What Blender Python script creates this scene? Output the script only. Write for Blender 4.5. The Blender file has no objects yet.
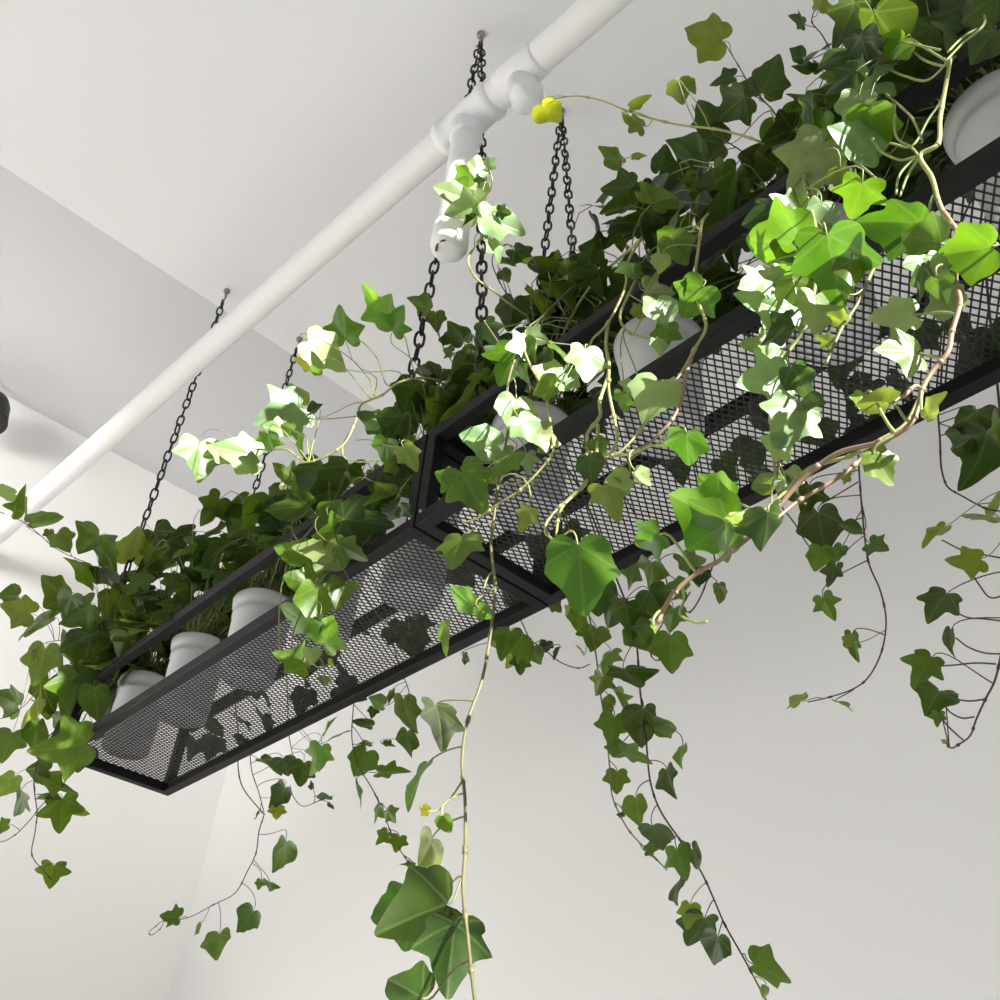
import bpy, math, random
import numpy as np
from mathutils import Vector, Matrix

R_ = random.Random(11)
C = bpy.context.scene.collection
CAMZ = 1.55                      # camera height above the floor, metres

# ------------------------------------------------------------------ camera
F_PX, PITCH, YAW, ROLL = 973.6927, .6753, -.8636, .0812
cy, sy, cp, sp = math.cos(YAW), math.sin(YAW), math.cos(PITCH), math.sin(PITCH)
FWD = Vector((sy*cp, cy*cp, sp)); RT = Vector((cy, -sy, 0)); UP = RT.cross(FWD)
cr, sr = math.cos(ROLL), math.sin(ROLL)
RT, UP = cr*RT + sr*UP, -sr*RT + cr*UP
EYE = Vector((0, 0, CAMZ))

def at(u, v, y):
    """the point of the room seen at pixel (u, v), y metres across from the lens"""
    d = RT*((u-500)/F_PX) - UP*((v-500)/F_PX) + FWD
    return EYE + d*(y/d.y)

def at_x(u, v, x):
    d = RT*((u-500)/F_PX) - UP*((v-500)/F_PX) + FWD
    return EYE + d*(x/d.x)

def px(p):
    q = Vector(p) - EYE; w = q.dot(FWD)
    return 500 + F_PX*q.dot(RT)/w, 500 - F_PX*q.dot(UP)/w, w

cam = bpy.data.cameras.new('camera'); co = bpy.data.objects.new('camera', cam); C.objects.link(co)
cam.sensor_width = 36; cam.lens = 36*F_PX/1000; cam.clip_start = .02
co.matrix_world = Matrix(((RT.x, UP.x, -FWD.x, EYE.x), (RT.y, UP.y, -FWD.y, EYE.y), (RT.z, UP.z, -FWD.z, EYE.z), (0, 0, 0, 1)))
bpy.context.scene.camera = co

# ------------------------------------------------------------------ dimensions (metres)
TX0, TL, TY0, TW, TH = -2.092, 1.197, .611, .269, .177
TZ = .803 + CAMZ                  # underside of the trays
HC = 2.324 + CAMZ                 # main ceiling
HC2 = HC + .035                   # shallow recess at the left
XSTEP, XWALL, YWALL = -2.162, -3.125, 1.5
SUN_GAP = (.8, 5.2, -1.3, .515)       # added unseen ceiling gap, limits sun to front leaves: x0 x1 y0 y1
SUN = Vector((.905, -.02, .425)).normalized()

# ------------------------------------------------------------------ materials
def mat(name):
    m = bpy.data.materials.new(name); m.use_nodes = True
    nt = m.node_tree; b = nt.nodes['Principled BSDF']
    return m, nt, b

def plain(name, col, rough=.6, metal=0, noise=0., scale=20., bump=0., spec=.5):
    m, nt, b = mat(name)
    b.inputs['Base Color'].default_value = (*col, 1); b.inputs['Roughness'].default_value = rough
    b.inputs['Metallic'].default_value = metal; b.inputs['Specular IOR Level'].default_value = spec
    if noise or bump:
        tc = nt.nodes.new('ShaderNodeTexCoord'); n = nt.nodes.new('ShaderNodeTexNoise')
        n.inputs['Scale'].default_value = scale; n.inputs['Detail'].default_value = 5
        nt.links.new(tc.outputs['Object'], n.inputs['Vector'])
        if noise:
            mx = nt.nodes.new('ShaderNodeMix'); mx.data_type = 'RGBA'
            mx.inputs[6].default_value = (*[c*(1-noise) for c in col], 1)
            mx.inputs[7].default_value = (*[min(1, c*(1+noise)) for c in col], 1)
            nt.links.new(n.outputs['Fac'], mx.inputs[0]); nt.links.new(mx.outputs[2], b.inputs['Base Color'])
        if bump:
            bp = nt.nodes.new('ShaderNodeBump'); bp.inputs['Strength'].default_value = bump; bp.inputs['Distance'].default_value = .004
            nt.links.new(n.outputs['Fac'], bp.inputs['Height']); nt.links.new(bp.outputs[0], b.inputs['Normal'])
    return m

M = {
    'wall': plain('matt_wall_paint', (.80, .795, .785), .9, noise=.015, scale=3, bump=.03),
    'wall2': plain('brightened_wall_paint', (.91, .895, .875), .9, noise=.015, scale=3, bump=.03),  # left wall's brighter light is put into this paler paint
    'ceil': plain('ceiling_paint', (.80, .797, .792), .92, noise=.02, scale=2.2, bump=.03),
    'ceil2': plain('shaded_ceiling_paint', (.63, .63, .642), .92, noise=.02, scale=2.2, bump=.03),  # dimmer light of the recess is put into this darker colour
    'floor': plain('grey_floor', (.20, .205, .215), .7, noise=.06, scale=4),
    'steel': plain('black_powder_coat', (.008, .0075, .008), .55, noise=.15, scale=60, bump=.05, spec=.2),
    'mesh': plain('black_expanded_metal', (.012, .012, .012), .6, noise=.1, scale=80),
    'chain': plain('blackened_chain', (.011, .010, .011), .45, metal=.3, noise=.2, scale=90),
    'hook': plain('dull_zinc', (.30, .28, .27), .45, metal=.7, noise=.25, scale=120),
    'pipe': plain('white_pipe_paint', (.86, .855, .84), .55, noise=.03, scale=14, bump=.04),
    'putty': plain('white_sealing_tape', (.84, .835, .85), .6, noise=.05, scale=45, bump=.5),
    'rust': plain('rusty_thread', (.12, .06, .05), .8, noise=.3, scale=90),
    'pot': plain('white_plastic', (.58, .58, .59), .42, noise=.02, scale=30),
    'soil': plain('dark_soil', (.035, .025, .018), .95, noise=.5, scale=140, bump=.8),
    'lamp': plain('black_lamp_shell', (.008, .0075, .008), .5, noise=.1, scale=60),
    'bolt': plain('bright_bolt', (.6, .6, .6), .3, metal=.9, noise=.1, scale=90),
}

def leaf_material():
    m, nt, b = mat('ivy_leaf'); N, L = nt.nodes, nt.links
    out = [n for n in N if n.type == 'OUTPUT_MATERIAL'][0]
    at_ = N.new('ShaderNodeAttribute'); at_.attribute_name = 'Col'
    uv = N.new('ShaderNodeUVMap'); uv.uv_map = 'leaf'
    sx = N.new('ShaderNodeSeparateXYZ'); L.new(uv.outputs[0], sx.inputs[0])
    def mth(op, a, bb=None, cc=None):
        n = N.new('ShaderNodeMath'); n.operation = op
        for i, q in enumerate((a, bb, cc)):
            if q is None: continue
            if isinstance(q, (int, float)): n.inputs[i].default_value = q
            else: L.new(q, n.inputs[i])
        return n.outputs[0]
    ax = mth('ABSOLUTE', sx.outputs[0]); y = sx.outputs[1]
    def ray(dx, dy): return mth('ABSOLUTE', mth('SUBTRACT', mth('MULTIPLY', ax, dy), mth('MULTIPLY', y, dx)))
    d = mth('MINIMUM', ax, mth('MINIMUM', ray(.84, .54), ray(.96, -.26)))
    side = mth('PINGPONG', mth('ADD', mth('SUBTRACT', y, mth('MULTIPLY', ax, .7)), 10.), .07)   # fine side veins
    d2 = mth('MULTIPLY', side, 1.6)
    v1 = N.new('ShaderNodeMapRange'); L.new(d, v1.inputs[0]); v1.inputs[1].default_value = .008; v1.inputs[2].default_value = .034; v1.inputs[3].default_value = 1; v1.inputs[4].default_value = 0
    v2 = N.new('ShaderNodeMapRange'); L.new(d2, v2.inputs[0]); v2.inputs[1].default_value = .0; v2.inputs[2].default_value = .02; v2.inputs[3].default_value = .12; v2.inputs[4].default_value = 0
    vein = mth('MAXIMUM', v1.outputs[0], v2.outputs[0])
    tc = N.new('ShaderNodeTexCoord'); no = N.new('ShaderNodeTexNoise'); no.inputs['Scale'].default_value = 55; no.inputs['Detail'].default_value = 3
    L.new(tc.outputs['Object'], no.inputs['Vector'])
    hs = N.new('ShaderNodeHueSaturation'); L.new(at_.outputs['Color'], hs.inputs['Color'])
    L.new(mth('MULTIPLY_ADD', no.outputs['Fac'], .7, .65), hs.inputs['Value'])
    mx = N.new('ShaderNodeMix'); mx.data_type = 'RGBA'; L.new(mth('MULTIPLY', vein, .15), mx.inputs[0])
    L.new(hs.outputs[0], mx.inputs[6])
    lt = N.new('ShaderNodeMix'); lt.data_type = 'RGBA'; lt.inputs[0].default_value = .5
    L.new(at_.outputs['Color'], lt.inputs[6]); lt.inputs[7].default_value = (.42, .52, .22, 1)
    L.new(lt.outputs[2], mx.inputs[7])
    L.new(mx.outputs[2], b.inputs['Base Color'])
    b.inputs['Roughness'].default_value = .37; b.inputs['Specular IOR Level'].default_value = .42
    bp = N.new('ShaderNodeBump'); bp.inputs['Strength'].default_value = .2; bp.inputs['Distance'].default_value = .001; bp.invert = True
    L.new(mth('ADD', vein, mth('MULTIPLY', no.outputs['Fac'], .8)), bp.inputs['Height']); L.new(bp.outputs[0], b.inputs['Normal'])
    tr = N.new('ShaderNodeBsdfTranslucent')
    tm = N.new('ShaderNodeMix'); tm.data_type = 'RGBA'; tm.blend_type = 'MULTIPLY'; tm.inputs[0].default_value = 1
    g = N.new('ShaderNodeGamma'); g.inputs[1].default_value = .75; L.new(mx.outputs[2], g.inputs[0])
    L.new(g.outputs[0], tm.inputs[6]); tm.inputs[7].default_value = (1.0, 1.0, .35, 1)
    L.new(tm.outputs[2], tr.inputs['Color'])
    ms = N.new('ShaderNodeMixShader'); ms.inputs[0].default_value = .37
    L.new(b.outputs[0], ms.inputs[1]); L.new(tr.outputs[0], ms.inputs[2]); L.new(ms.outputs[0], out.inputs[0])
    return m

def stem_material():
    m, nt, b = mat('ivy_stem'); N, L = nt.nodes, nt.links
    at_ = N.new('ShaderNodeAttribute'); at_.attribute_name = 'Col'
    tc = N.new('ShaderNodeTexCoord'); no = N.new('ShaderNodeTexNoise'); no.inputs['Scale'].default_value = 90
    L.new(tc.outputs['Object'], no.inputs['Vector'])
    hs = N.new('ShaderNodeHueSaturation'); L.new(at_.outputs['Color'], hs.inputs['Color'])
    mp = N.new('ShaderNodeMapRange'); L.new(no.outputs['Fac'], mp.inputs[0]); mp.inputs[3].default_value = .7; mp.inputs[4].default_value = 1.25
    L.new(mp.outputs[0], hs.inputs['Value']); L.new(hs.outputs[0], b.inputs['Base Color'])
    b.inputs['Roughness'].default_value = .55
    return m
M['leaf'] = leaf_material(); M['stem'] = stem_material()

# ------------------------------------------------------------------ mesh builder
class MB:
    def __init__(s): s.v = []; s.f = []; s.c = []; s.u = []; s.n = 0
    def add(s, vs, fs, col=(1, 1, 1), uv=None):
        k = s.n
        s.v.extend(vs); s.n += len(vs)
        s.f.extend([tuple(i+k for i in f) for f in fs])
        s.c.extend([(*col, 1.)]*len(vs)); s.u.extend(uv if uv is not None else [(0, 0)]*len(vs))
    def box(s, a, b):
        x0, y0, z0 = a; x1, y1, z1 = b
        s.add([(x0,y0,z0),(x1,y0,z0),(x1,y1,z0),(x0,y1,z0),(x0,y0,z1),(x1,y0,z1),(x1,y1,z1),(x0,y1,z1)],
              [(3,2,1,0),(4,5,6,7),(0,1,5,4),(1,2,6,5),(2,3,7,6),(3,0,4,7)])
    def tube(s, pts, r, n=6, col=(1,1,1), r1=None, closed=False, cap=True):
        pts = [Vector(p) for p in pts]; m = len(pts)
        if m < 2: return
        vs = []; nrm = None
        for i, p in enumerate(pts):
            if closed: t = pts[(i+1) % m] - pts[i-1]
            else: t = pts[min(i+1, m-1)] - pts[max(i-1, 0)]
            if t.length < 1e-9: t = Vector((0, 0, 1))
            t.normalize()
            if nrm is None:
                nrm = t.cross(Vector((0, 0, 1)))
                if nrm.length < .05: nrm = t.cross(Vector((1, 0, 0)))
            nrm = nrm - t*nrm.dot(t); nrm.normalize(); bn = t.cross(nrm)
            rr = r if r1 is None else r + (r1-r)*i/(m-1)
            for k in range(n):
                a = 2*math.pi*k/n
                vs.append(tuple(p + nrm*(rr*math.cos(a)) + bn*(rr*math.sin(a))))
        fs = []
        for i in range(m if closed else m-1):
            j = (i+1) % m
            for k in range(n):
                k2 = (k+1) % n
                fs.append((i*n+k, i*n+k2, j*n+k2, j*n+k))
        if cap and not closed:
            fs.append(tuple(range(n))[::-1]); fs.append(tuple(range((m-1)*n, m*n)))
        s.add(vs, fs, col)
    def lathe(s, c, prof, n=40, axis='z', close=False):
        """prof: list of (radius, height)"""
        c = Vector(c); vs = []
        for r, h in prof:
            for k in range(n):
                a = 2*math.pi*k/n
                vs.append((c.x + r*math.cos(a), c.y + r*math.sin(a), c.z + h))
        fs = []
        for i in range(len(prof)-1):
            for k in range(n):
                k2 = (k+1) % n
                fs.append((i*n+k, i*n+k2, (i+1)*n+k2, (i+1)*n+k))
        fs.append(tuple(range(n))[::-1])
        if close: fs.append(tuple(range((len(prof)-1)*n, len(prof)*n)))
        s.add(vs, fs)
    def build(s, name, m, parent=None, smooth=True, origin=None, attr=False, bevel=0):
        me = bpy.data.meshes.new(name)
        o0 = Vector(origin) if origin is not None else (Vector(parent.location) if parent is not None and parent.parent is None else Vector((0, 0, 0)))
        if parent is not None and parent.parent is not None: o0 = Vector(parent.parent.location)
        me.from_pydata([(a-o0.x, b-o0.y, c-o0.z) for a, b, c in s.v], [], s.f)
        if attr:
            ca = me.color_attributes.new('Col', 'FLOAT_COLOR', 'POINT')
            ca.data.foreach_set('color', np.array(s.c, 'f').ravel())
            ul = me.uv_layers.new(name='leaf')
            li = np.empty(len(me.loops), 'i'); me.loops.foreach_get('vertex_index', li)
            ul.data.foreach_set('uv', np.array(s.u, 'f')[li].ravel())
        me.polygons.foreach_set('use_smooth', [smooth]*len(me.polygons))
        me.materials.append(m); me.update()
        o = bpy.data.objects.new(name, me); C.objects.link(o)
        if parent is not None: o.parent = parent
        else: o.location = o0
        if bevel:
            b = o.modifiers.new('edge', 'BEVEL'); b.width = bevel; b.segments = 2; b.limit_method = 'ANGLE'
        return o

def tag(o, label=None, cat=None, group=None, kind=None):
    if label: o['label'] = label
    if cat: o['category'] = cat
    if group: o['group'] = group
    if kind: o['kind'] = kind
    return o

def thing(name, loc, label, cat, group=None):
    o = bpy.data.objects.new(name, None); C.objects.link(o); o.location = loc
    o.empty_display_size = .05
    return tag(o, label, cat, group)

def smooth_path(pts, k=5):
    P = [Vector(p) for p in pts]
    if len(P) < 3: return [P[0].lerp(P[-1], i/4) for i in range(5)]
    P = [P[0]*2-P[1]] + P + [P[-1]*2-P[-2]]; out = []
    for i in range(1, len(P)-2):
        for j in range(k):
            t = j/k; a, b, c, d = P[i-1], P[i], P[i+1], P[i+2]
            out.append(.5*((2*b) + (c-a)*t + (2*a-5*b+4*c-d)*t*t + (3*b-a-3*c+d)*t**3))
    out.append(P[-2]); return out

# ------------------------------------------------------------------ the room
def quad_obj(name, boxes, m):
    b = MB()
    for a, c in boxes: b.box(a, c)
    return tag(b.build(name, m, smooth=False, origin=(0, 0, 0)), kind='structure')
X1 = 6.0; YN = -2.6; YC = -2.6
quad_obj('floor', [((XWALL-.1, YN, -.1), (X1, YWALL+.1, 0))], M['floor'])
quad_obj('wall_back', [((XWALL-.12, YWALL, 0), (X1, YWALL+.12, HC2+.3))], M['wall'])
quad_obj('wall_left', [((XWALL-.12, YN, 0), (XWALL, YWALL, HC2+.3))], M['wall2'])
sx0, sx1, sy0, sy1 = SUN_GAP
quad_obj('ceiling', [
    ((XSTEP, YC, HC), (sx0, YWALL, HC+.3)), ((sx1, YC, HC), (X1, YWALL, HC+.3)),
    ((sx0, sy1, HC), (sx1, YWALL, HC+.3)),
    ], M['ceil'])
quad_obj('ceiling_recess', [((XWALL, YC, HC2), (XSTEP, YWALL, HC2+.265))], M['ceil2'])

# ------------------------------------------------------------------ trays
TUBE = .02
def tray(x0, label):
    x1 = x0 + TL; y0, y1, z0, z1 = TY0, TY0+TW, TZ, TZ+TH
    t = thing('hanging_planter_tray', ((x0+x1)/2, (y0+y1)/2, z0), label, 'planter tray')
    for nm, za in (('base_frame', z0), ('top_frame', z1-TUBE)):
        b = MB()
        b.box((x0, y0, za), (x1, y0+TUBE, za+TUBE)); b.box((x0, y1-TUBE, za), (x1, y1, za+TUBE))
        b.box((x0, y0+TUBE, za), (x0+TUBE, y1-TUBE, za+TUBE)); b.box((x1-TUBE, y0+TUBE, za), (x1, y1-TUBE, za+TUBE))
        b.build(nm, M['steel'], t, smooth=False, bevel=.0015)
    for xa in (x0, x1-TUBE):
        for ya in (y0, y1-TUBE):
            b = MB(); b.box((xa, ya, z0+TUBE), (xa+TUBE, ya+TUBE, z1-TUBE)); b.build('corner_post', M['steel'], t, smooth=False, bevel=.0012)
    for xa in (x0+.010, x1-.010):
        b = MB(); b.lathe((xa, y0-.0005, z0+.02), [(.0015, -.0022), (.0024, 0), (.0015, .0022)], 10)
        tag(b.build('bolt', M['bolt'], t), 'bright bolt head on the corner')
    # expanded metal: rhombs 10.3 mm along, 17 mm across
    dx, dy, w, h = .0103, .0172, .0019, .0011
    zt = z0 + TUBE - .001
    b = MB(); nx = int((TL-.02)/dx)+1; ny = int((TW-.02)/dy)+1
    X0, Y0 = x0+.01, y0+.01
    X_, Y_ = x1-.01, y1-.01
    def strand(p, q):
        (xa, ya), (xb, yb) = p, q
        if max(xa, xb) > X_+1e-6 or max(ya, yb) > Y_+1e-6: return
        L = math.hypot(xb-xa, yb-ya); nx_, ny_ = -(yb-ya)/L*w/2, (xb-xa)/L*w/2
        vs = []
        for z in (zt-h, zt):
            vs += [(xa+nx_, ya+ny_, z), (xb+nx_, yb+ny_, z), (xb-nx_, yb-ny_, z), (xa-nx_, ya-ny_, z)]
        b.add(vs, [(0,1,2,3), (7,6,5,4), (0,4,5,1), (2,6,7,3)])
    for i in range(nx+1):
        for j in range(ny+1):
            cx_, cy_ = X0+i*dx, Y0+j*dy
            p0 = (cx_, cy_); p1 = (cx_+dx/2, cy_+dy/2)
            strand(p0, p1); strand(p1, (cx_+dx, cy_)); strand(p1, (cx_, cy_+dy)); strand(p1, (cx_+dx, cy_+dy))
    b.build('mesh_panel', M['mesh'], t, smooth=False)
    return t
tray(TX0, 'black mesh planter tray ending in open space at the left, with three white pots showing')
tray(TX0+TL+.004, 'nearer black mesh planter tray running out of view at the upper right')

# ------------------------------------------------------------------ chains and hooks
def hook(x, y, label):
    t = thing('ceiling_hook', (x, y, HC), label, 'hook', 'hooks in the ceiling')
    b = MB(); b.lathe((x, y, HC-.012), [(.007, .0), (.0095, .004), (.010, .012)], 16); b.build('anchor_plug', M['hook'], t)
    b = MB()
    pts = [(x, y, HC-.010), (x, y, HC-.028)] + [(x+.011*math.sin(a), y, HC-.039+.011*math.cos(a)) for a in np.linspace(.0, 4.6, 12)]
    b.tube(smooth_path(pts, 2), .0026, 6); b.build('hook_wire', M['hook'], t)
    return Vector((x, y, HC-.048))

def chain(p, q, label):
    p, q = Vector(p), Vector(q); d = q-p; n = max(3, round(d.length/.0325)); st = d/n; t = d.normalized()
    s1 = t.cross(Vector((.6, .8, 0))).normalized(); s2 = t.cross(s1)
    b = MB(); HL, HW = .0202, .0098
    for i in range(n):
        c = p + st*(i+.5); s = (s1, s2)[i % 2]
        tw = .35*math.sin(i*1.7); o_ = (s2, s1)[i % 2]; s = (s*math.cos(tw) + o_*math.sin(tw)).normalized()
        pts = []
        for k in range(16):
            a = 2*math.pi*k/16
            u_, v_ = math.cos(a), math.sin(a)
            pts.append(c + s*(HW*.82*(abs(u_)**.8)*(1 if u_ > 0 else -1)) + t*(HL*.90*(abs(v_)**.75)*(1 if v_ > 0 else -1)))
        b.tube(pts, .0026, 6, closed=True)
    o = b.build('hanging_chain', M['chain'], origin=p)
    return tag(o, label, 'chain', 'chains holding the planter trays')
ZR = TZ+TH+.004
YA, YB = TY0+.01, TY0+TW-.01
h1 = hook(-2.085, TY0+.0, 'small grey hook in the ceiling at the left tray end, nearer the white pipe')
h2 = hook(-2.085, TY0+TW+.0, 'small grey hook in the ceiling just left of the sunlit leaves')
h3 = hook(-.946, .630, 'grey ceiling hook where two chains meet above the pipe tee')
h4 = hook(-.945, .905, 'grey ceiling hook with two chains, beside the yellow leaf tip')
chain(h1, (-2.085, YA, ZR), 'black chain passing behind the white pipe to the left tray end')
chain(h2, (-2.085, YB, ZR), 'black chain behind the white sunlit leaves at the left')
chain(h3, (-.985, YA, ZR), 'black chain from above the pipe tee slanting down to the left tray')
chain(h3+Vector((.004, .003, 0)), (-.785, YA, ZR), 'black chain behind the pipe drop, down to the nearer tray')
chain(h4, (-.985, YB, ZR), 'left strand of the chain pair below the yellow leaf tip')
chain(h4+Vector((.004, .003, 0)), (-.80, YB, ZR), 'right strand of the chain pair below the yellow leaf tip')

# ------------------------------------------------------------------ pipe
ZP = 1.74 + CAMZ
def onz(u, v, z):
    d = RT*((u-500)/F_PX) - UP*((v-500)/F_PX) + FWD
    return EYE + d*((z-EYE.z)/d.z)
pa, pb = onz(20, 514, ZP), onz(600, 5, ZP)
pd = (pb-pa).normalized()
PR = .0308
pipe = thing('ceiling_pipe', pa.lerp(pb, .5), 'long white painted pipe running diagonally under the ceiling above the trays', 'pipe')
b = MB(); b.tube([pa + pd*t for t in np.linspace((XWALL-.05-pa.x)/pd.x, 4.2, 14)], PR, 28)
b.build('pipe_run', M['pipe'], pipe)
side = pd.cross(Vector((0, 0, 1))).normalized()
tc_ = pa + pd*((onz(466, 118, ZP)-pa).dot(pd))
b = MB()
pr = [(-.072, .032), (-.067, .037), (-.052, .039), (-.046, .0345), (-.02, .036), (.02, .036), (.046, .0345), (.052, .039), (.064, .038), (.072, .032)]
def sleeve(b, c, d, prof, n=26, wob=0.):
    d = d.normalized(); s = d.cross(Vector((0, 0, 1)))
    if s.length < .1: s = d.cross(Vector((1, 0, 0)))
    s.normalize(); q = d.cross(s); vs = []
    for i, (h, r) in enumerate(prof):
        for k in range(n):
            a = 2*math.pi*k/n; rr = r*(1+wob*math.sin(3*a+i*1.3)+wob*.6*math.sin(7*a+i*2.1))
            vs.append(tuple(c + d*h + s*(rr*math.cos(a)) + q*(rr*math.sin(a))))
    fs = [(i*n+k, i*n+(k+1) % n, (i+1)*n+(k+1) % n, (i+1)*n+k) for i in range(len(prof)-1) for k in range(n)]
    fs += [tuple(range(n))[::-1], tuple(range((len(prof)-1)*n, len(prof)*n))]
    b.add(vs, fs)
sleeve(b, tc_, pd, pr, wob=.02)
sleeve(b, tc_, Vector((0, 0, -1)), [(0, .031), (.04, .031), (.055, .030), (.059, .032), (.067, .027)], wob=.02)
tag(b.build('tee_fitting', M['putty'], pipe), 'lumpy white tee wrapped in sealing tape')
b = MB()
dz_end = (tc_.z - at(457, 236, tc_.y).z)
b.tube([tc_ + Vector((0, 0, -t)) for t in np.linspace(.03, dz_end, 6)], .026, 24)
b.build('drop_pipe', M['putty'], pipe)
b = MB(); e_ = tc_ + Vector((0, 0, -dz_end+.01))
sleeve(b, e_, Vector((0, 0, -1)), [(-.03, .027), (-.026, .031), (.02, .032), (.028, .028), (.03, .012)], wob=.03)
cap_ = b.build('end_cap', M['putty'], pipe)
b = MB(); b.tube([e_ + Vector((.02*math.cos(a), .02*math.sin(a), -.030+.003*math.sin(3*a))) for a in np.linspace(-2.4, -1.0, 7)], .002, 6)
tag(b.build('rust_mark', M['rust'], cap_), 'rusty thread edge')
# a second branch fitting with a capped stub
sc_ = pa + pd*((onz(520, 72, ZP)-pa).dot(pd))
b = MB()
sleeve(b, sc_, pd, [(-.05, .0308), (-.046, .0345), (.04, .0345), (.046, .0318)], wob=.03)
sd = (side*.25 + Vector((0, 0, -1))*.9); 
if px(sc_+side*.05)[0] < px(sc_)[0]: sd = (-side*.25 + Vector((0, 0, -1))*.9)
sleeve(b, sc_, sd, [(0, .029), (.045, .028), (.048, .031), (.072, .030), (.082, .022), (.085, .010)], wob=.05)
tag(b.build('capped_branch', M['putty'], pipe), 'short capped branch covered in sealing tape')

# ------------------------------------------------------------------ spotlight at the far left
lp = at(-9, 406, .275)
lamp = thing('ceiling_spotlight', lp, 'black cylinder spotlight cut off by the left edge of the photo', 'spotlight')
ax_ = Vector((.25, .05, -1)).normalized()
b = MB(); sleeve(b, lp, ax_, [(-.055, .01), (-.05, .03), (-.03, .05), (.0, .06), (.06, .066), (.065, .066)], 32); b.build('lamp_shell', M['lamp'], lamp)
b = MB(); sleeve(b, lp+ax_*.065, ax_, [(0, .066), (.012, .069), (.014, .066), (.014, .056)], 32); b.build('lamp_rim', M['lamp'], lamp)
b = MB(); b.tube([lp-ax_*.05, lp-ax_*.08, Vector((lp.x-.06, lp.y-.03, HC2))], .008, 10); b.build('lamp_bracket', M['lamp'], lamp)

# ------------------------------------------------------------------ ivy
LOBED = [(.0,.02),(.10,-.12),(.26,-.18),(.42,-.12),(.46,.02),(.41,.12),(.50,.22),(.67,.40),(.52,.47),(.36,.49),(.275,.54),(.255,.66),(.18,.82),(.08,.97),(0,1.04)]
ROUND = [(.0,.02),(.10,-.09),(.26,-.13),(.42,-.06),(.50,.05),(.54,.15),(.57,.27),(.575,.39),(.52,.49),(.45,.57),(.385,.64),(.30,.735),(.20,.84),(.09,.95),(0,1.0)]
RINGS = (.3, .6, .85, 1.)
_half = len(LOBED)

def leaf(b, base, tip, nrm, L, col, rnd, q=None, flat=1.):
    """an ivy leaf: base point, tip direction, face normal, length"""
    tip = tip.normalized(); nrm = (nrm - tip*nrm.dot(tip))
    if nrm.length < 1e-4: nrm = tip.cross(Vector((1, .2, .1)))
    nrm.normalize(); sd = tip.cross(nrm)
    if q is None: q = rnd.choice((0, .15, .3, .45, .55, .7, .85, 1))
    wl, wr = rnd.uniform(.86, 1.12), rnd.uniform(.86, 1.12)
    wv, wp = rnd.uniform(.015, .055), rnd.uniform(0, 6.28)
    fold = rnd.uniform(.05, .42)*flat; curl = rnd.uniform(.0, .42)*flat; roll = rnd.uniform(-.1, .18)*flat; wv *= .5+.5*flat; cup = rnd.uniform(-.35, .22)*flat
    out = []
    for i, (a, r) in enumerate(zip(LOBED, ROUND)):
        x = a[0]*(1-q)+r[0]*q; y = a[1]*(1-q)+r[1]*q
        j = rnd.uniform(-.018, .018)
        out.append((x*wr+j if i not in (0, _half-1) else 0, y+j))
    for i in range(_half-2, 0, -1):
        a, r = LOBED[i], ROUND[i]; j = rnd.uniform(-.018, .018)
        out.append((-(a[0]*(1-q)+r[0]*q)*wl+j, a[1]*(1-q)+r[1]*q+j))
    m = len(out); sm_ = []
    for i in range(m):                       # round the outline between the points
        a_, b_, c_, d_ = out[i-1], out[i], out[(i+1) % m], out[(i+2) % m]
        sm_.append(b_)
        if i == 0 or i == m-1: k_ = .5; sm_.append(((b_[0]+c_[0])/2, (b_[1]+c_[1])/2))
        else: sm_.append(tuple(.5625*(b_[j]+c_[j]) - .0625*(a_[j]+d_[j]) + rnd.uniform(-.006, .006) for j in (0, 1)))
    out = sm_
    n = len(out); c0 = (0, .16); vs = []; uv = []
    def P(x, y):
        rr = math.hypot(x, y); th = math.atan2(x, y+.05)
        z = fold*abs(x)*.8 - curl*y*y*.55 - roll*x*x*3*(1 if x > 0 else .4) + wv*math.sin(5*th+wp)*rr*1.9 + cup*rr*rr
        return tuple(base + sd*(x*L) + tip*(y*L) + nrm*(z*L))
    vs.append(P(*c0)); uv.append(c0)
    for t in RINGS:
        for x, y in out:
            X, Y = c0[0]+(x-c0[0])*t, c0[1]+(y-c0[1])*t
            vs.append(P(X, Y)); uv.append((X, Y))
    fs = [(0, 1+k, 1+(k+1) % n) for k in range(n)]
    for r in range(len(RINGS)-1):
        o = 1+r*n
        for k in range(n): k2 = (k+1) % n; fs.append((o+k, o+n+k, o+n+k2, o+k2))
    b.add(vs, fs, col, uv)

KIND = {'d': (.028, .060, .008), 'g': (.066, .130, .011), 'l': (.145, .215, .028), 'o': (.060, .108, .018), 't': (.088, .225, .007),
        'e': (.050, .150, .005), 'y': (.48, .50, .02), 'w': (.17, .28, .11), 'p': (.20, .29, .12), 'k': (.014, .034, .008)}  # k, and d low on the front vine, carry shade in their colour
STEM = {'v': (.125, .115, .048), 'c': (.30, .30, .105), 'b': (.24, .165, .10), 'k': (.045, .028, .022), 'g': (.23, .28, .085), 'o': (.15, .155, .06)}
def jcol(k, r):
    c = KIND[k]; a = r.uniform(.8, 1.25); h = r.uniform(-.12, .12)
    return (min(1, c[0]*a*(1+h)), min(1, c[1]*a), min(1, c[2]*a*(1-h)))

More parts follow.
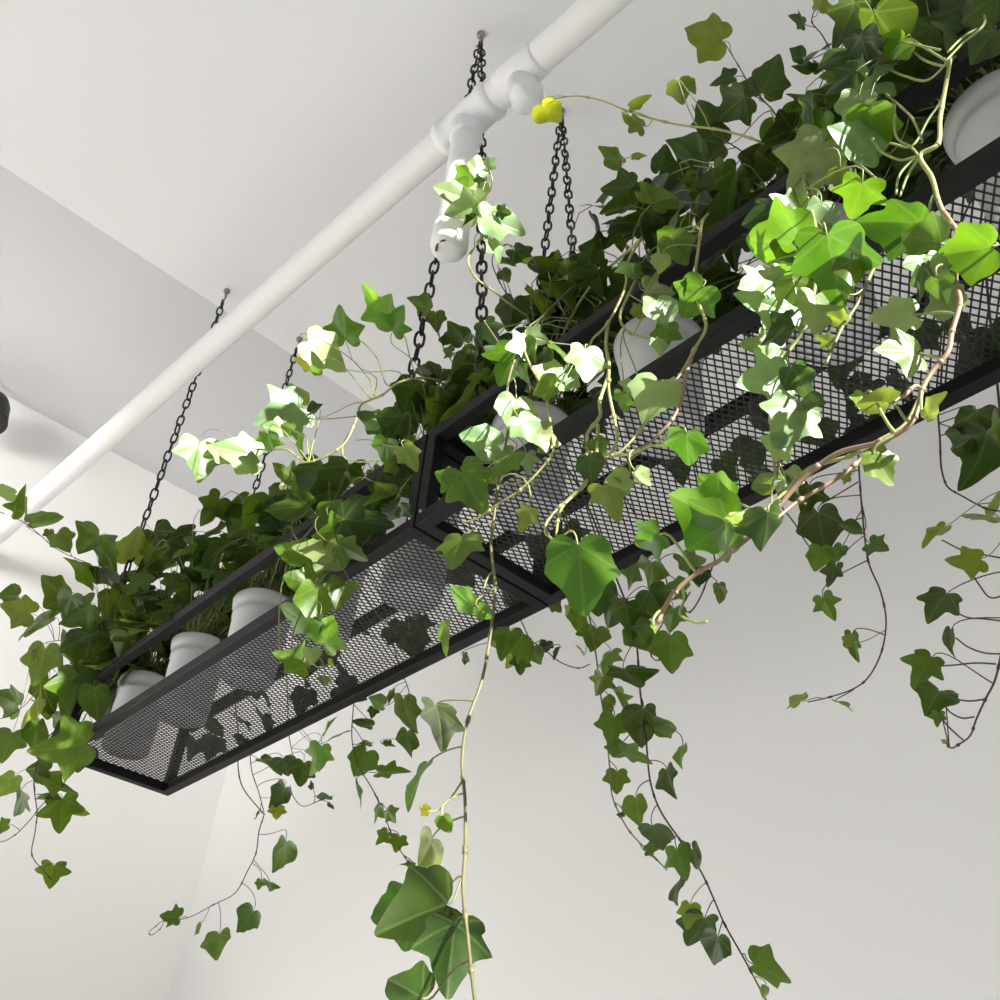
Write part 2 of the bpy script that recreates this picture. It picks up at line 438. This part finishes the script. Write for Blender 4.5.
def frame(p, ang, kind, rnd, jit=.8):
    """face normal and tip direction of a leaf at p whose tip points along image angle ang"""
    c = (EYE-p).normalized()
    j = Vector((rnd.gauss(0, 1), rnd.gauss(0, 1), rnd.gauss(0, 1)))
    if kind in 'w': n = c*1.0 + SUN*1.0 + j*.09
    elif kind in 'tye': n = c*1.0 - SUN*.55 + j*.15
    elif kind in 'p': n = c*1.0 + SUN*.5 + j*.3
    else: n = c + j*jit + Vector((0, 0, -.15))
    n.normalize()
    if n.dot(c) < .25: n = (n + c*.5).normalized()
    a = math.radians(ang)
    t = RT*math.cos(a) - UP*math.sin(a)
    t = t - n*t.dot(n)
    return n, t.normalized()

def petiole(b, p, q, base_t, r, col, rnd):
    p, q = Vector(p), Vector(q); d = (q-p).length
    if d < .004: return
    m1 = p.lerp(q, .35) + Vector((rnd.uniform(-.12, .12), rnd.uniform(-.12, .12), rnd.uniform(.0, .22)))*d
    m2 = q - base_t*(d*.28)
    pts = [((1-t)**3)*p + 3*t*(1-t)**2*m1 + 3*t*t*(1-t)*m2 + t**3*q for t in np.linspace(0, 1, 8)]
    b.tube(pts, r, 5, col, r1=r*.75, cap=False)

# pots ------------------------------------------------------------
PY, RIM = .715, .983 + CAMZ
SOILZ = RIM - .012
POTX = [-1.985, -1.744, -1.503, -1.27, -1.06, -.776, -.537, -.303, -.075]
POTL = ['white pot of ivy at the far left end, leaves spilling past the tray end',
        'white pot of ivy, second from the left end, its rim showing between the rails',
        'white pot of ivy, third from the left end, tallest showing white side',
        'ivy plant spilling a bright green clump over the left tray rail',
        'ivy plant at the joint of the trays reaching out with sunlit white leaves',
        'white pot of ivy first in the nearer tray, trailing the longest front vine',
        'white pot of ivy below looping pale stems, rim fully in view',
        'white pot of ivy hidden behind the big lime green leaf clump',
        'largest looking white pot of ivy, at the right edge, with a woody vine']
class Plant: pass
PL = []
for i, x in enumerate(POTX):
    PY = .74 if i == 4 else .715; p = Plant(); p.c = Vector((x, PY, SOILZ)); zb = TZ+TUBE-.0005
    p.t = thing('potted_ivy', (x, PY, zb), POTL[i], 'potted plant', 'ivy plants in the hanging trays')
    b = MB(); H = RIM-zb
    b.lathe((x, PY, zb), [(.0465, 0), (.049, .003), (.0532, H-.042), (.0550, H-.040), (.0554, H-.032), (.0544, H-.030), (.0556, H-.019), (.0588, H-.017), (.0608, H-.003), (.0598, H), (.0568, H), (.0545, H-.014), (.052, H-.03)], 44)
    b.build('flower_pot', M['pot'], p.t)
    b = MB(); b.lathe((x, PY, SOILZ-.02), [(.048, 0), (.0525, .008), (.046, .014), (.03, .018), (.012, .02)], 28, close=True)
    b.build('soil', M['soil'], p.t)
    p.fol = MB(); p.stem = MB(); p.vines = []
    PL.append(p)

def inside(poly, u, v):
    r = False; j = len(poly)-1
    for i in range(len(poly)):
        xi, yi = poly[i]; xj, yj = poly[j]
        if (yi > v) != (yj > v) and u < (xj-xi)*(v-yi)/(yj-yi)+xi: r = not r
        j = i
    return r
BUSH1 = [(-60,600),(0,590),(30,580),(70,538),(105,532),(150,545),(195,527),(215,492),(240,484),(250,510),(275,505),(285,475),(320,470),(365,482),(392,466),(415,448),(425,520),(300,592),(150,665),(120,700),(90,735),(60,755),(-60,770)]
BUSH2 = [(405,398),(430,372),(465,350),(500,352),(522,305),(548,268),(575,262),(578,222),(602,198),(640,200),(680,188),(720,176),(760,150),(800,112),(832,72),(852,5),(1000,-60),(1120,0),(1100,70),(1000,100),(900,150),(780,210),(720,270),(600,350),(480,420),(430,432)]
IN1 = [(95,690),(425,440),(415,515),(85,745)]
IN2 = [(430,430),(1060,20),(1060,120),(420,520)]
MESH1 = [(90,745),(412,540),(530,600),(170,780)]
MESH2 = [(440,525),(1060,140),(1060,340),(575,590)]

def scatter(p, n, box, polys, kinds, size, rnd, petr=.0011):
    k = tries = 0
    while k < n and tries < n*40:
        tries += 1
        q = Vector((p.c.x + rnd.gauss(0, box[0]), rnd.uniform(*box[1]), rnd.uniform(*box[2]) + CAMZ))
        u, v, w = px(q)
        if not any(inside(P, u, v) for P in polys): continue
        d = q - p.c
        if d.z < -.005 and TY0-.03 < q.y < TY0+TW+.03 and q.y < PY+.07: continue
        k += 1
        out = Vector((d.x, d.y, 0))
        if out.length < .01: out = Vector((rnd.uniform(-1, 1), rnd.uniform(-1, 1), 0))
        out.normalize()
        tip = (out + Vector((rnd.gauss(0, .5), rnd.gauss(0, .5), rnd.uniform(-1.1, -.1)))).normalized()
        nr = (out*rnd.uniform(-.2, .9) + Vector((0, 0, 1)) + Vector((rnd.gauss(0, .35), rnd.gauss(0, .35), 0))).normalized()
        L = rnd.uniform(*size)
        base = q - tip*(L*.4)
        leaf(p.fol, base, tip, nr, L, jcol(rnd.choice(kinds), rnd), rnd)
        if kinds[0] == 'k' and rnd.random() < .75: continue
        s = p.c + Vector((rnd.uniform(-.03, .03), rnd.uniform(-.03, .03), 0))
        petiole(p.stem, s, base, tip, petr, STEM[rnd.choice('goog')], rnd)

rb = random.Random(5)
for i, p in enumerate(PL):
    b1 = [BUSH1] if i < 5 else [BUSH2]
    if i == 4: b1 = [BUSH1, BUSH2]
    n = 60 if i < 5 else 66
    sz = (.042, .068) if i < 5 else (.042, .066)
    scatter(p, n, (.13, (.60, .88), (1.0, 1.27)), b1, 'ddddgok', sz, rb)
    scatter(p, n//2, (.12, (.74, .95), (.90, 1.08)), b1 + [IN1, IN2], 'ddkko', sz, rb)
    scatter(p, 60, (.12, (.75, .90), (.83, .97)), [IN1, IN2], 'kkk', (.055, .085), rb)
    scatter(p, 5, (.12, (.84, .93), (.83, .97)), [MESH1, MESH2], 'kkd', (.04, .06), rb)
PL0 = PL[0]
scatter(PL0, 46, (.12, (.60, .80), (.86, 1.10)), [[(-60,560),(60,545),(140,590),(150,650),(110,700),(75,745),(30,760),(-60,760)]], 'dggdol', (.05, .078), rb)

# vines -----------------------------------------------------------
def vine(pi, sk, r0, r1, ys, pts='', leaves='', lead=True, seed=None, nodes=True, xs=None):
    """pts 'u,v u,v ...' with y from ys (pairs fraction:y); leaves 'u,v,size,angle,kind' where size is in pixels"""
    p = PL[pi]; rnd = random.Random(seed if seed is not None else hash((pi, pts[:9])) % 997 if False else sum(map(ord, pts)) % 9973)
    P = [tuple(map(float, s.split(','))) for s in pts.split()]
    n = len(P); W = []
    r0 *= .8; r1 *= .9
    for i, q in enumerate(P):
        f = i/max(1, n-1)
        if len(q) > 2: y = q[2]
        elif ys is None: y = 0
        else: y = ys[0] + (ys[1]-ys[0])*f
        W.append(at(q[0], q[1], y) if xs is None else at_x(q[0], q[1], xs[0] + (xs[1]-xs[0])*f))
    path = smooth_path(W, 6)
    sm = MB()
    full = path
    if lead:
        s = p.c + Vector((rnd.uniform(-.025, .025), rnd.uniform(-.02, .02), 0)); a = W[0]
        mid = s.lerp(a, .5) + Vector((0, 0, .035 + .15*(s-a).length))
        full = smooth_path([s, mid, a], 5)[:-1] + path
    sm.tube(full, r0, 7, STEM[sk], r1=r1)
    if nodes:
        for k in range(9, len(path)-2, 9):
            q = path[k]; sm.tube([q-(path[k+1]-path[k-1])*.25, q, q+(path[k+1]-path[k-1])*.25], r0*1.15, 6, STEM[sk])
    lm = MB()
    for s in leaves.split(';'):
        s = s.strip()
        if not s: continue
        a = s.split(','); u, v, sz, ang = map(float, a[:4]); kind = a[4]
        dy = float(a[5]) if len(a) > 5 else rnd.uniform(-.025, .012)
        best = min(path, key=lambda q: (px(q)[0]-u)**2 + (px(q)[1]-v)**2)
        y = best.y + dy
        c = at(u, v, y) if xs is None else at_x(u, v, best.x + dy*2); L = sz*px(c)[2]/F_PX*(.86 if best.y < .85 else .80)
        if kind in 'wpt': L *= 1.2 if kind != 't' else 1.05
        nr, tp = frame(c, ang, kind, rnd)
        if nr.z < 0 and kind in 'dgkol': nr_s = -nr
        else: nr_s = nr
        base = c - tp*(L*.38)
        leaf(lm, base, tp, nr_s, L, jcol(kind, rnd), rnd, q=float(a[6]) if len(a) > 6 else None, flat=.35 if kind == 'w' else 1.)
        # petiole leaves the stem a little up the vine
        k = path.index(best); q = path[max(0, k - 4)]
        petiole(sm, q, base, tp, max(.0008, r1*.75), STEM['g' if kind in 'wtlype' else ('k' if sk == 'k' else 'o')], rnd)
    if sm.n: vo = sm.build('trailing_vine', M['stem'], p.t, attr=True)
    if lm.n: lm.build('vine_leaves', M['leaf'], vo, attr=True)

# ---- front vines, in the sunlight (nearer the lens than the trays)
vine(5,'v',.0023,.0014,(.60,.45),'576,284,.62 553,306,.60 530,332,.575 514,362,.56 507,392,.55 508,430,.54 500,470 495,510 491,545 495,585 491,630 482,680 468,720 462,760 465,800 465,850 463,890 468,940 471,970 476,1010,.44',
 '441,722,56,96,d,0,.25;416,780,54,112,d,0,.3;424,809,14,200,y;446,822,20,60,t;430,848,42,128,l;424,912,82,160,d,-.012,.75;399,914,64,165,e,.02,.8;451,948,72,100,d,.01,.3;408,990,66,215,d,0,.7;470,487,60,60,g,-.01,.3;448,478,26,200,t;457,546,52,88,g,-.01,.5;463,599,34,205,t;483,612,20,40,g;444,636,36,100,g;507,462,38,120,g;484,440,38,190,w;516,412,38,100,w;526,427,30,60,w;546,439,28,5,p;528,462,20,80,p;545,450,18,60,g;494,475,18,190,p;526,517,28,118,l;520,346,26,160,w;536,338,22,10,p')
vine(5,'c',.0022,.0012,(.57,.52),'520,338,.565 530,365 545,392 551,430 553,452 540,470 520,490 500,503 478,518 462,523','')
vine(5,'o',.0016,.0010,(.56,.53),'497,485,.545 515,483 540,480 520,492 500,503','')
vine(5,'c',.0026,.0014,(.60,.55),'642,238,.61 628,262,.595 625,288 608,323 592,340 589,354','585,362,38,100,w;568,376,24,180,w;551,376,34,190,w;546,388,30,170,g;560,350,30,20,g')
vine(5,'c',.0028,.0016,(.57,.52),'608,323,.575 606,345 609,370 600,400 600,416 587,435 592,453 607,456 617,440 614,417 609,392 609,370','590,467,34,80,d;598,448,26,60,g',lead=False)
vine(5,'c',.0026,.0015,(.55,.50),'598,425,.55 596,455 585,483 560,507 546,525 552,539 575,542','581,571,84,86,e,-.01,.6',lead=False)
vine(5,'g',.0018,.0012,(.54,.50),'586,485,.54 562,508 556,535','',lead=False)
vine(6,'c',.0026,.0014,(.60,.56),'637,278,.60 626,300 620,318 630,333 655,340 662,344','661,310,34,82,p;665,336,32,100,g;637,312,18,160,l;659,346,18,90,w;627,385,14,200,p;623,402,26,110,t;655,292,38,0,o;632,270,30,95,g')
vine(6,'c',.0026,.0013,(.60,.52),'708,214,.62 702,224 698,252 694,288 702,312 706,328 694,350 678,378 662,392 640,430 620,452 605,458','693,300,52,132,e;655,392,44,110,p;668,241,30,140,t;677,248,38,60,g;662,262,18,90,p;686,286,18,100,d')
vine(6,'b',.0024,.0013,(.555,.52),'694,350,.56 686,375 682,398 672,420 655,438 632,458 612,474','610,496,42,72,l;620,479,26,160,w;641,477,20,40,p',lead=False)
vine(6,'g',.0018,.0013,(.54,.51),'607,456,.535 630,454 650,446 668,446','687,446,46,100,e',lead=False)
# sunlit cluster at the right
vine(7,'g',.0026,.0014,(.60,.54),'800,150,.62 806,190,.58 815,225,.56 818,260,.55 812,300,.55 800,335 780,365 772,400 772,440 776,480',
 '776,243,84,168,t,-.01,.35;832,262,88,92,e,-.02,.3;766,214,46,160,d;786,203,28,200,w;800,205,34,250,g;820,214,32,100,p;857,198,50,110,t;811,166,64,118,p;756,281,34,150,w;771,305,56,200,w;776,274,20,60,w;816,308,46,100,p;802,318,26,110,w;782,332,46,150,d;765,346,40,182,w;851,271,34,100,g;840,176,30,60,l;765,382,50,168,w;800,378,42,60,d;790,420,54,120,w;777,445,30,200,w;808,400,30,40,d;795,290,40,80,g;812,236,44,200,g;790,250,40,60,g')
vine(7,'o',.0022,.0014,(.57,.53),'874,268,.58 866,285 858,303 844,324 834,345 826,364','845,293,12,190,l;838,318,22,200,l;825,340,20,200,l',lead=False)
vine(7,'b',.0013,.001,(.56,.54),'776,440,.56 780,455 778,470 776,482','770,480,40,255,g;790,490,36,60,d;796,474,20,280,p;757,530,24,150,l',lead=False)
# woody vine at the right
vine(8,'c',.0025,.0025,(.60,.55),'951,58,.60 944,96,.58 940,120,.57 938,144,.565 920,156,.56 932,178,.56 938,200,.555 944,214,.555 952,226,.55','896,222,70,160,e,-.01,.4')
vine(8,'b',.0026,.0019,(.55,.475),'944,212,.555 960,238 958,260 955,276 960,300 958,312 952,332 948,352 932,372 922,390 918,408 908,426 880,442 836,454 800,482 776,510 750,536 720,560 700,571 682,585 669,600 657,624',
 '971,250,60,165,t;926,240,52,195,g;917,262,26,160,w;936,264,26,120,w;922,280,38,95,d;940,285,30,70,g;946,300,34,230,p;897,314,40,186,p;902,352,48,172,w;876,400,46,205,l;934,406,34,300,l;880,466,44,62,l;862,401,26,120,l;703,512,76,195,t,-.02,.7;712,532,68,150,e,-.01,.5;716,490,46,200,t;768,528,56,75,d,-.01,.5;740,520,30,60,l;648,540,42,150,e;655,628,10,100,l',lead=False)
vine(8,'c',.0022,.0014,(.545,.49),'919,400,.545 905,425 880,440 850,456 810,468 785,492 762,512 742,522','',lead=False)
vine(8,'b',.0022,.0014,(.545,.49),'908,426,.54 870,452 838,478 800,500 775,520','',lead=False)
vine(8,'g',.0012,.0010,(.50,.48),'682,585,.49 684,600 680,614 694,622 707,622','',lead=False)
vine(8,'b',.0022,.0014,(.545,.52),'922,390,.545 915,386 905,395 893,402','',lead=False)
for s_ in ('886,68,.60 904,76 928,80 951,58','908,47,.62 924,60 944,66 950,60','896,26,.63 916,42 945,60','886,94,.585 894,104 896,136 914,150 932,178','951,60,.58 942,98 928,120 912,146 890,143','938,144,.57 918,156 900,174 896,194','872,138,.575 882,152 900,160 918,156','920,156,.57 908,175 900,196','893,100,.59 912,118 922,140','838,30,.70 858,26 880,36 940,50','1000,20,.66 975,30 960,40 948,52','975,0,.68 985,22 962,44 945,62','838,150,.58 860,165 880,182'):
    vine(8,'g',.0017,.0013,(.60,.57),s_,'',lead=False,nodes=False)
vine(8,'g',.0018,.0012,(.66,.58),'950,58,.63 925,40 905,50 890,40',
 '897,46,32,130,t;871,80,52,122,w;856,110,36,100,p;858,141,52,208,w;875,126,54,95,t;864,116,44,200,d;820,129,34,150,t;834,96,40,200,g;808,112,40,140,d;853,180,30,100,l;886,28,62,98,d;925,52,70,110,g;962,26,74,110,o;850,18,46,120,d;996,14,60,100,g;915,6,50,80,d;838,58,40,160,d;985,44,40,120,o;882,55,40,120,g;845,80,40,160,d;866,50,44,80,d')
# yellow tip reaching left
vine(7,'c',.0022,.0013,(.62,.55),'772,150,.66 760,142 740,135 715,129 680,125 650,118 625,110 600,100 576,96 552,99','549,112,32,62,y;638,101,26,292,l;634,121,30,195,l;680,90,26,80,l;690,85,18,40,l')
# upper outline twigs
vine(7,'k',.0013,.0009,(.74,.70),'790,140,.76 772,110 752,88 738,65 724,42','709,36,46,196,l;724,79,28,150,d;735,105,42,140,d;768,78,44,300,d;712,142,40,190,d;747,88,20,200,o')
vine(7,'k',.0013,.0009,(.72,.70),'760,170,.76 740,150 715,135 700,120 692,105','707,116,38,250,d;690,153,52,186,d;661,161,30,272,d;676,180,38,200,d;700,165,30,120,d')
vine(7,'k',.0014,.0009,(.75,.72),'838,80,.78 832,55 822,35 812,22 815,8','821,3,20,300,l;799,20,22,190,d;797,55,20,180,d;815,52,34,110,d;805,66,26,170,d;822,66,26,40,d')
vine(6,'k',.0013,.0009,(.72,.68),'640,215,.74 628,190 622,172 620,160','613,155,32,215,g;638,155,16,320,l;622,188,36,180,d;632,198,34,60,d;605,190,34,200,d')
# pair at the pipe drop
vine(5,'c',.0022,.0012,(.60,.50),'527,315,.64 510,304,.60 492,290,.57 475,277,.54 468,260,.52 476,245 484,230 482,214 478,205 490,190 492,178 486,165',
 '461,196,44,190,w;467,181,36,150,w;464,176,22,150,t;478,166,22,280,w;481,178,14,20,g;468,207,36,170,p;500,222,44,2,p;484,211,26,100,l;488,241,28,82,g;497,248,22,60,p;470,221,20,110,d;503,212,16,10,d;491,163,12,320,p')
vine(5,'k',.0014,.0010,(.64,.60),'530,320,.66 510,300 492,262 505,245 520,250','522,256,32,62,d;507,262,18,30,d;512,312,40,100,d;505,275,16,60,o')
vine(5,'g',.0014,.0010,(.66,.60),'575,330,.68 560,305 552,285 548,270','550,273,52,200,g;542,301,46,120,g;577,268,36,300,d;560,292,44,60,d;590,258,30,280,d;600,280,40,60,d')
vine(5,'k',.0013,.0010,(.66,.60),'480,400,.67 462,375 446,352 436,330 425,318','422,305,30,200,g;436,320,22,80,o;459,333,30,250,d;477,346,26,100,d;430,376,34,170,d;459,379,40,120,d;448,351,16,200,g;445,340,14,190,d;431,414,44,190,g;405,402,20,200,d')
vine(5,'g',.0016,.0010,(.62,.57),'545,400,.64 530,385 518,372 510,360','510,364,48,120,t;497,352,26,200,d;530,352,34,40,d;490,332,30,60,d;545,362,36,100,d')
# sunlit spray at the left
vine(4,'c',.0026,.0014,(.60,.50),'440,380,.63 420,378,.60 398,383,.57 382,395 362,404 358,414 353,428 344,444 329,455 314,461 300,463',
 '378,306,46,242,t;396,322,32,300,t;343,328,40,272,t;324,352,46,20,w;306,362,24,190,y;316,372,14,120,t;284,412,48,152,w;296,396,24,250,w;315,410,20,350,d;268,442,26,100,t;276,428,20,180,w;302,444,26,120,d;288,428,16,200,g')
vine(4,'c',.0024,.0013,(.52,.49),'329,455,.52 305,462 288,450 270,450 250,449 225,450','201,456,42,104,w;241,452,42,182,w;249,462,20,110,w;222,452,26,190,w;214,452,24,150,t',lead=False)
vine(4,'g',.0016,.0010,(.54,.52),'353,428,.54 343,445 345,458 360,462 380,460','',lead=False)
vine(4,'o',.0013,.0009,(.57,.55),'398,383,.575 386,384 378,360 366,345 353,337','',lead=False)
vine(4,'g',.0016,.0011,(.62,.56),'425,440,.63 408,448,.6 390,446 372,440 355,440','374,420,34,200,o;398,427,42,110,d;386,450,34,110,t;409,455,30,62,l;391,466,18,150,l;420,405,28,30,d;438,412,34,10,g;402,404,22,160,o')
# ---- clump over the left tray's near rail
vine(3,'o',.0018,.0011,(.60,.575),'330,505,.62 318,520 306,535 298,540 292,527 300,505','333,515,42,20,g;362,521,56,10,d;330,531,42,200,g;325,548,44,188,p;350,549,36,20,g;315,480,54,120,d;343,478,52,100,d;287,476,34,200,o;293,507,50,192,d;365,500,36,330,d;385,490,34,40,d')
vine(3,'o',.0018,.0011,(.60,.57),'335,560,.60 322,580 314,595 300,615 292,640 296,660','298,553,44,195,g;320,562,38,160,d;304,583,40,190,g;342,590,38,100,g;316,603,50,110,g;296,617,42,192,t;328,632,44,305,t;294,661,42,205,g;311,655,16,90,p;325,680,16,100,o;331,662,10,330,l;318,625,34,120,d')
vine(2,'c',.0014,.0010,(.60,.58),'292,540,.61 287,565 281,590 279,620 280,650 284,662','')
# ---- left end, trailing past the tray end
vine(0,'k',.0013,.0009,None,xs=(-2.02,-2.22),pts='110,585 92,566 85,562 75,558 55,548 40,535 25,523 0,512 -20,505',leaves='5,492,28,200,l;24,502,34,195,g;43,522,36,20,g;62,541,26,60,g;50,535,14,100,g')
vine(0,'g',.0018,.0011,None,xs=(-2.02,-2.16),pts='110,640 85,640 62,640 40,645 20,660',leaves='38,622,52,172,g;43,662,44,95,l;88,652,52,100,d;123,636,52,60,d;97,676,46,80,d;75,692,52,110,g;45,692,44,120,g;28,718,44,200,l;68,748,58,165,d;36,735,36,120,g;62,722,26,60,l;8,742,36,110,g;12,700,34,200,g;110,556,38,60,g;70,605,36,110,o;20,610,34,190,l;55,590,42,190,o;86,572,42,170,g;92,542,46,120,g;135,548,40,280,l;160,543,44,60,d;178,550,36,30,d;120,605,44,40,g;12,596,24,180,g;80,612,44,150,g;110,575,40,80,d;60,650,44,70,g;100,708,36,80,d')
vine(0,'k',.0018,.0011,None,xs=(-2.12,-2.2),pts='75,720 50,735 38,760 34,785 37,812 35,832 32,855 45,872 52,880',leaves='55,785,44,110,g;62,812,42,88,g;76,811,22,330,l;22,800,32,120,g;10,785,28,110,l;52,874,28,105,g;48,800,26,60,g;40,770,24,190,o')
vine(0,'k',.0014,.0009,None,xs=(-2.14,-2.2),pts='60,790 42,805 30,820 15,835 0,842 -20,838',leaves='2,826,18,190,g')
vine(0,'k',.0012,.0009,None,xs=(-2.1,-2.2),pts='60,690 40,690 25,705 10,715 -10,722',leaves='')
# ---- far side, hanging in front of the back wall
vine(1,'k',.0016,.0009,(.90,.99),'240,745,.90 238,765 243,788 262,812 264,815 259,831 256,853 247,872 235,893 213,905 187,918 165,920 156,926 149,932 152,935 160,929 164,921',
 '283,853,38,102,g;270,885,22,110,g;260,884,12,100,g;249,918,30,122,g;218,943,34,96,g;172,917,24,188,g;197,929,16,190,g')
vine(1,'k',.0014,.0010,(.90,.95),'250,755,.90 252,772 258,790 264,812','270,763,32,100,d;285,766,30,80,d;302,772,30,110,d;281,795,30,122,d;277,812,20,100,l;257,815,12,200,d',lead=False)
vine(1,'k',.0011,.0008,(.92,.95),'290,785,.92 293,796 302,806 314,803 325,797','325,796,22,275,d;331,805,10,60,d;312,785,10,260,k',lead=False)
vine(2,'o',.0016,.0010,(.89,.92),'288,705,.89 288,722 290,742 294,760','328,727,28,302,l;337,735,30,330,g;320,756,32,100,t;312,768,18,120,l')
vine(2,'k',.0014,.0009,(.90,.96),'356,690,.90 353,712 352,740 358,765 370,785 380,805 390,830 400,850 410,864','365,722,24,200,d;362,760,34,110,g;391,771,38,20,g;360,793,32,95,g;376,812,26,110,g;391,815,20,40,g;383,837,20,120,g;398,843,22,100,g;408,866,18,120,g;366,742,18,270,g')
vine(3,'o',.0014,.0010,(.89,.93),'400,670,.89 408,688 411,710 413,735 408,750','378,702,22,200,g;391,697,20,60,g;404,712,44,110,o;407,742,34,120,d;388,745,16,60,d;373,712,14,100,d')
vine(4,'k',.0014,.0009,(.90,.93),'530,640,.90 545,650 560,662 578,668 590,664','507,641,38,110,g;525,647,32,80,g;520,664,26,100,d;546,646,18,100,k;536,655,22,60,o;495,636,30,200,o;466,658,14,10,d;512,658,24,120,l;556,652,16,60,k')
vine(5,'o',.0018,.0010,(.90,.99),'585,600,.90 590,620 596,655 600,690 604,715 607,740 610,770 612,795 620,815 630,832 645,848 667,870',
 '594,635,38,100,o;606,659,34,80,g;600,683,28,110,g;620,700,32,60,g;608,703,22,200,o;613,727,36,100,g;615,750,24,190,g;617,780,28,90,g;581,650,14,200,l;651,849,18,350,o;569,613,22,60,l;556,606,18,40,o;577,620,26,110,g;622,815,12,200,k')
vine(5,'k',.0018,.0010,(.90,1.0),'625,600,.90 636,640 640,690 646,740 650,780 660,810 680,840 700,870 712,895 725,925 742,955 758,985 768,1004',
 '628,618,50,100,d;596,594,52,90,d;640,635,36,60,g;629,677,56,92,d;641,722,48,96,d;663,727,34,330,g;634,754,36,2,g;668,780,38,66,d;680,754,28,80,g;636,808,34,90,g;657,832,42,80,d;680,860,38,70,g;699,856,32,22,d;676,888,38,60,d;689,912,28,95,l;699,930,46,110,d;716,947,38,100,d;768,970,54,12,g;764,991,14,80,l;672,618,32,100,g;655,600,40,60,d;612,610,40,120,d')
vine(5,'k',.0014,.0009,(.91,.94),'660,560,.91 668,590 664,620 655,635 650,650 655,660 668,658','671,650,50,95,g;652,570,40,110,o;632,575,34,120,o;655,612,26,60,g;636,556,30,90,o;690,566,40,60,o;676,588,30,190,g')
vine(6,'k',.0016,.0010,(.91,.94),'715,560,.91 708,578 700,598 690,612 683,606 690,592','719,592,24,75,o;700,575,22,90,k')
vine(7,'k',.0016,.0009,(.93,1.04),'858,450,.93 859,470 862,510 868,560 880,590 886,620 882,650 870,675 855,688 830,697 808,702',
 '877,546,28,25,g;852,530,32,175,d;838,551,22,110,g;845,476,16,180,l;827,605,30,62,g;853,645,34,100,g;848,640,16,200,l;797,699,28,225,l;843,704,24,60,g;834,574,30,100,d;820,528,56,82,d;818,556,32,100,g;807,497,40,100,d')
vine(7,'k',.0013,.0009,(.93,1.0),'780,505,.93 795,524 808,545 828,565','',lead=False)
vine(7,'k',.0012,.0009,(.93,1.0),'858,482,.95 845,490 820,505','',lead=False)
vine(8,'k',.0017,.0010,(.93,.99),'938,415,.93 940,440 941,465 945,482 950,489 962,496 985,508 1005,512','985,452,72,112,d;998,436,60,100,g;976,428,56,95,d;992,503,34,190,l;986,516,50,192,l;960,440,34,120,d')
vine(8,'k',.0020,.0009,(.95,1.03),'1002,430,.93 1008,480 1014,540 1012,600 1002,650 995,680 985,700 976,720 970,736 958,745 951,748 946,743',
 '935,533,36,192,l;967,561,40,182,l;940,600,44,112,d;949,640,34,130,d;926,666,42,120,g;935,698,48,110,d;938,718,18,95,g;944,741,6,200,l')
for s_ in ('1012,560,1.0 985,555 962,550 942,540','1014,590,1.0 992,598 980,586 970,570','1010,622,1.0 985,619 966,617 950,608','1004,654,1.01 985,653 968,647 956,638','996,664,1.01 975,663 955,665 940,666','986,699,1.02 970,701 956,699 946,696','974,717,1.02 962,718 950,712 944,704','963,740,1.03 954,732 946,724 942,718'):
    vine(8,'k',.0012,.0010,(1.0,1.01),s_,'',lead=False,nodes=False)

vine(0,'g',.0016,.0011,(.62,.59),'105,690,.64 92,705 80,725 72,740','68,748,58,162,g;96,700,40,110,d;52,712,40,190,g;100,672,38,80,d')
vine(4,'g',.0016,.0011,(.62,.60),'420,470,.63 408,480 398,495 390,510','398,488,44,120,d;384,498,40,150,d;405,470,40,40,d;376,520,34,110,k;396,512,30,100,k')
vine(5,'g',.0016,.0011,(.70,.74),'470,430,.70 462,445 452,460 448,478','462,440,50,120,k;480,452,52,60,k;450,462,46,160,k;445,440,40,200,k;470,470,40,100,k;490,430,50,40,k;455,420,40,60,k')


for p in PL:
    p.stem.build('leaf_stalks', M['stem'], p.t, attr=True)
    p.fol.build('foliage', M['leaf'], p.t, attr=True)

# ------------------------------------------------------------------ light
sc = bpy.context.scene
w = bpy.data.worlds.new('daylight'); sc.world = w; w.use_nodes = True
bg = w.node_tree.nodes['Background']; bg.inputs[0].default_value = (1, .995, .985, 1); bg.inputs[1].default_value = .445
wl = bpy.data.lights.new('left_wall_fill', 'SPOT'); wo = bpy.data.objects.new('left_wall_fill', wl); C.objects.link(wo)  # unseen spot added to brighten the left wall
wl.energy = 210; wl.spot_size = math.radians(58); wl.spot_blend = .9; wl.color = (1, .97, .935); wl.shadow_soft_size = .4
wo.location = (-2.1, -1.45, 3.1); wo.rotation_euler = Vector((-1.02, 1.85, .22)).to_track_quat('-Z', 'Y').to_euler()
sl = bpy.data.lights.new('sun', 'SUN'); so = bpy.data.objects.new('sun', sl); C.objects.link(so)
sl.energy = 19; sl.angle = math.radians(.6); sl.color = (1, .975, .93)
so.rotation_euler = (-SUN).to_track_quat('-Z', 'Y').to_euler(); so.location = (4, 0, 8)
sc.view_settings.view_transform = 'Standard'; sc.view_settings.look = 'None'
sc.view_settings.exposure = 0.0; sc.view_settings.gamma = 1; sc.view_settings.use_curve_mapping = False
sc.cycles.use_denoising = True
sc.cycles.max_bounces = 8; sc.cycles.transparent_max_bounces = 4
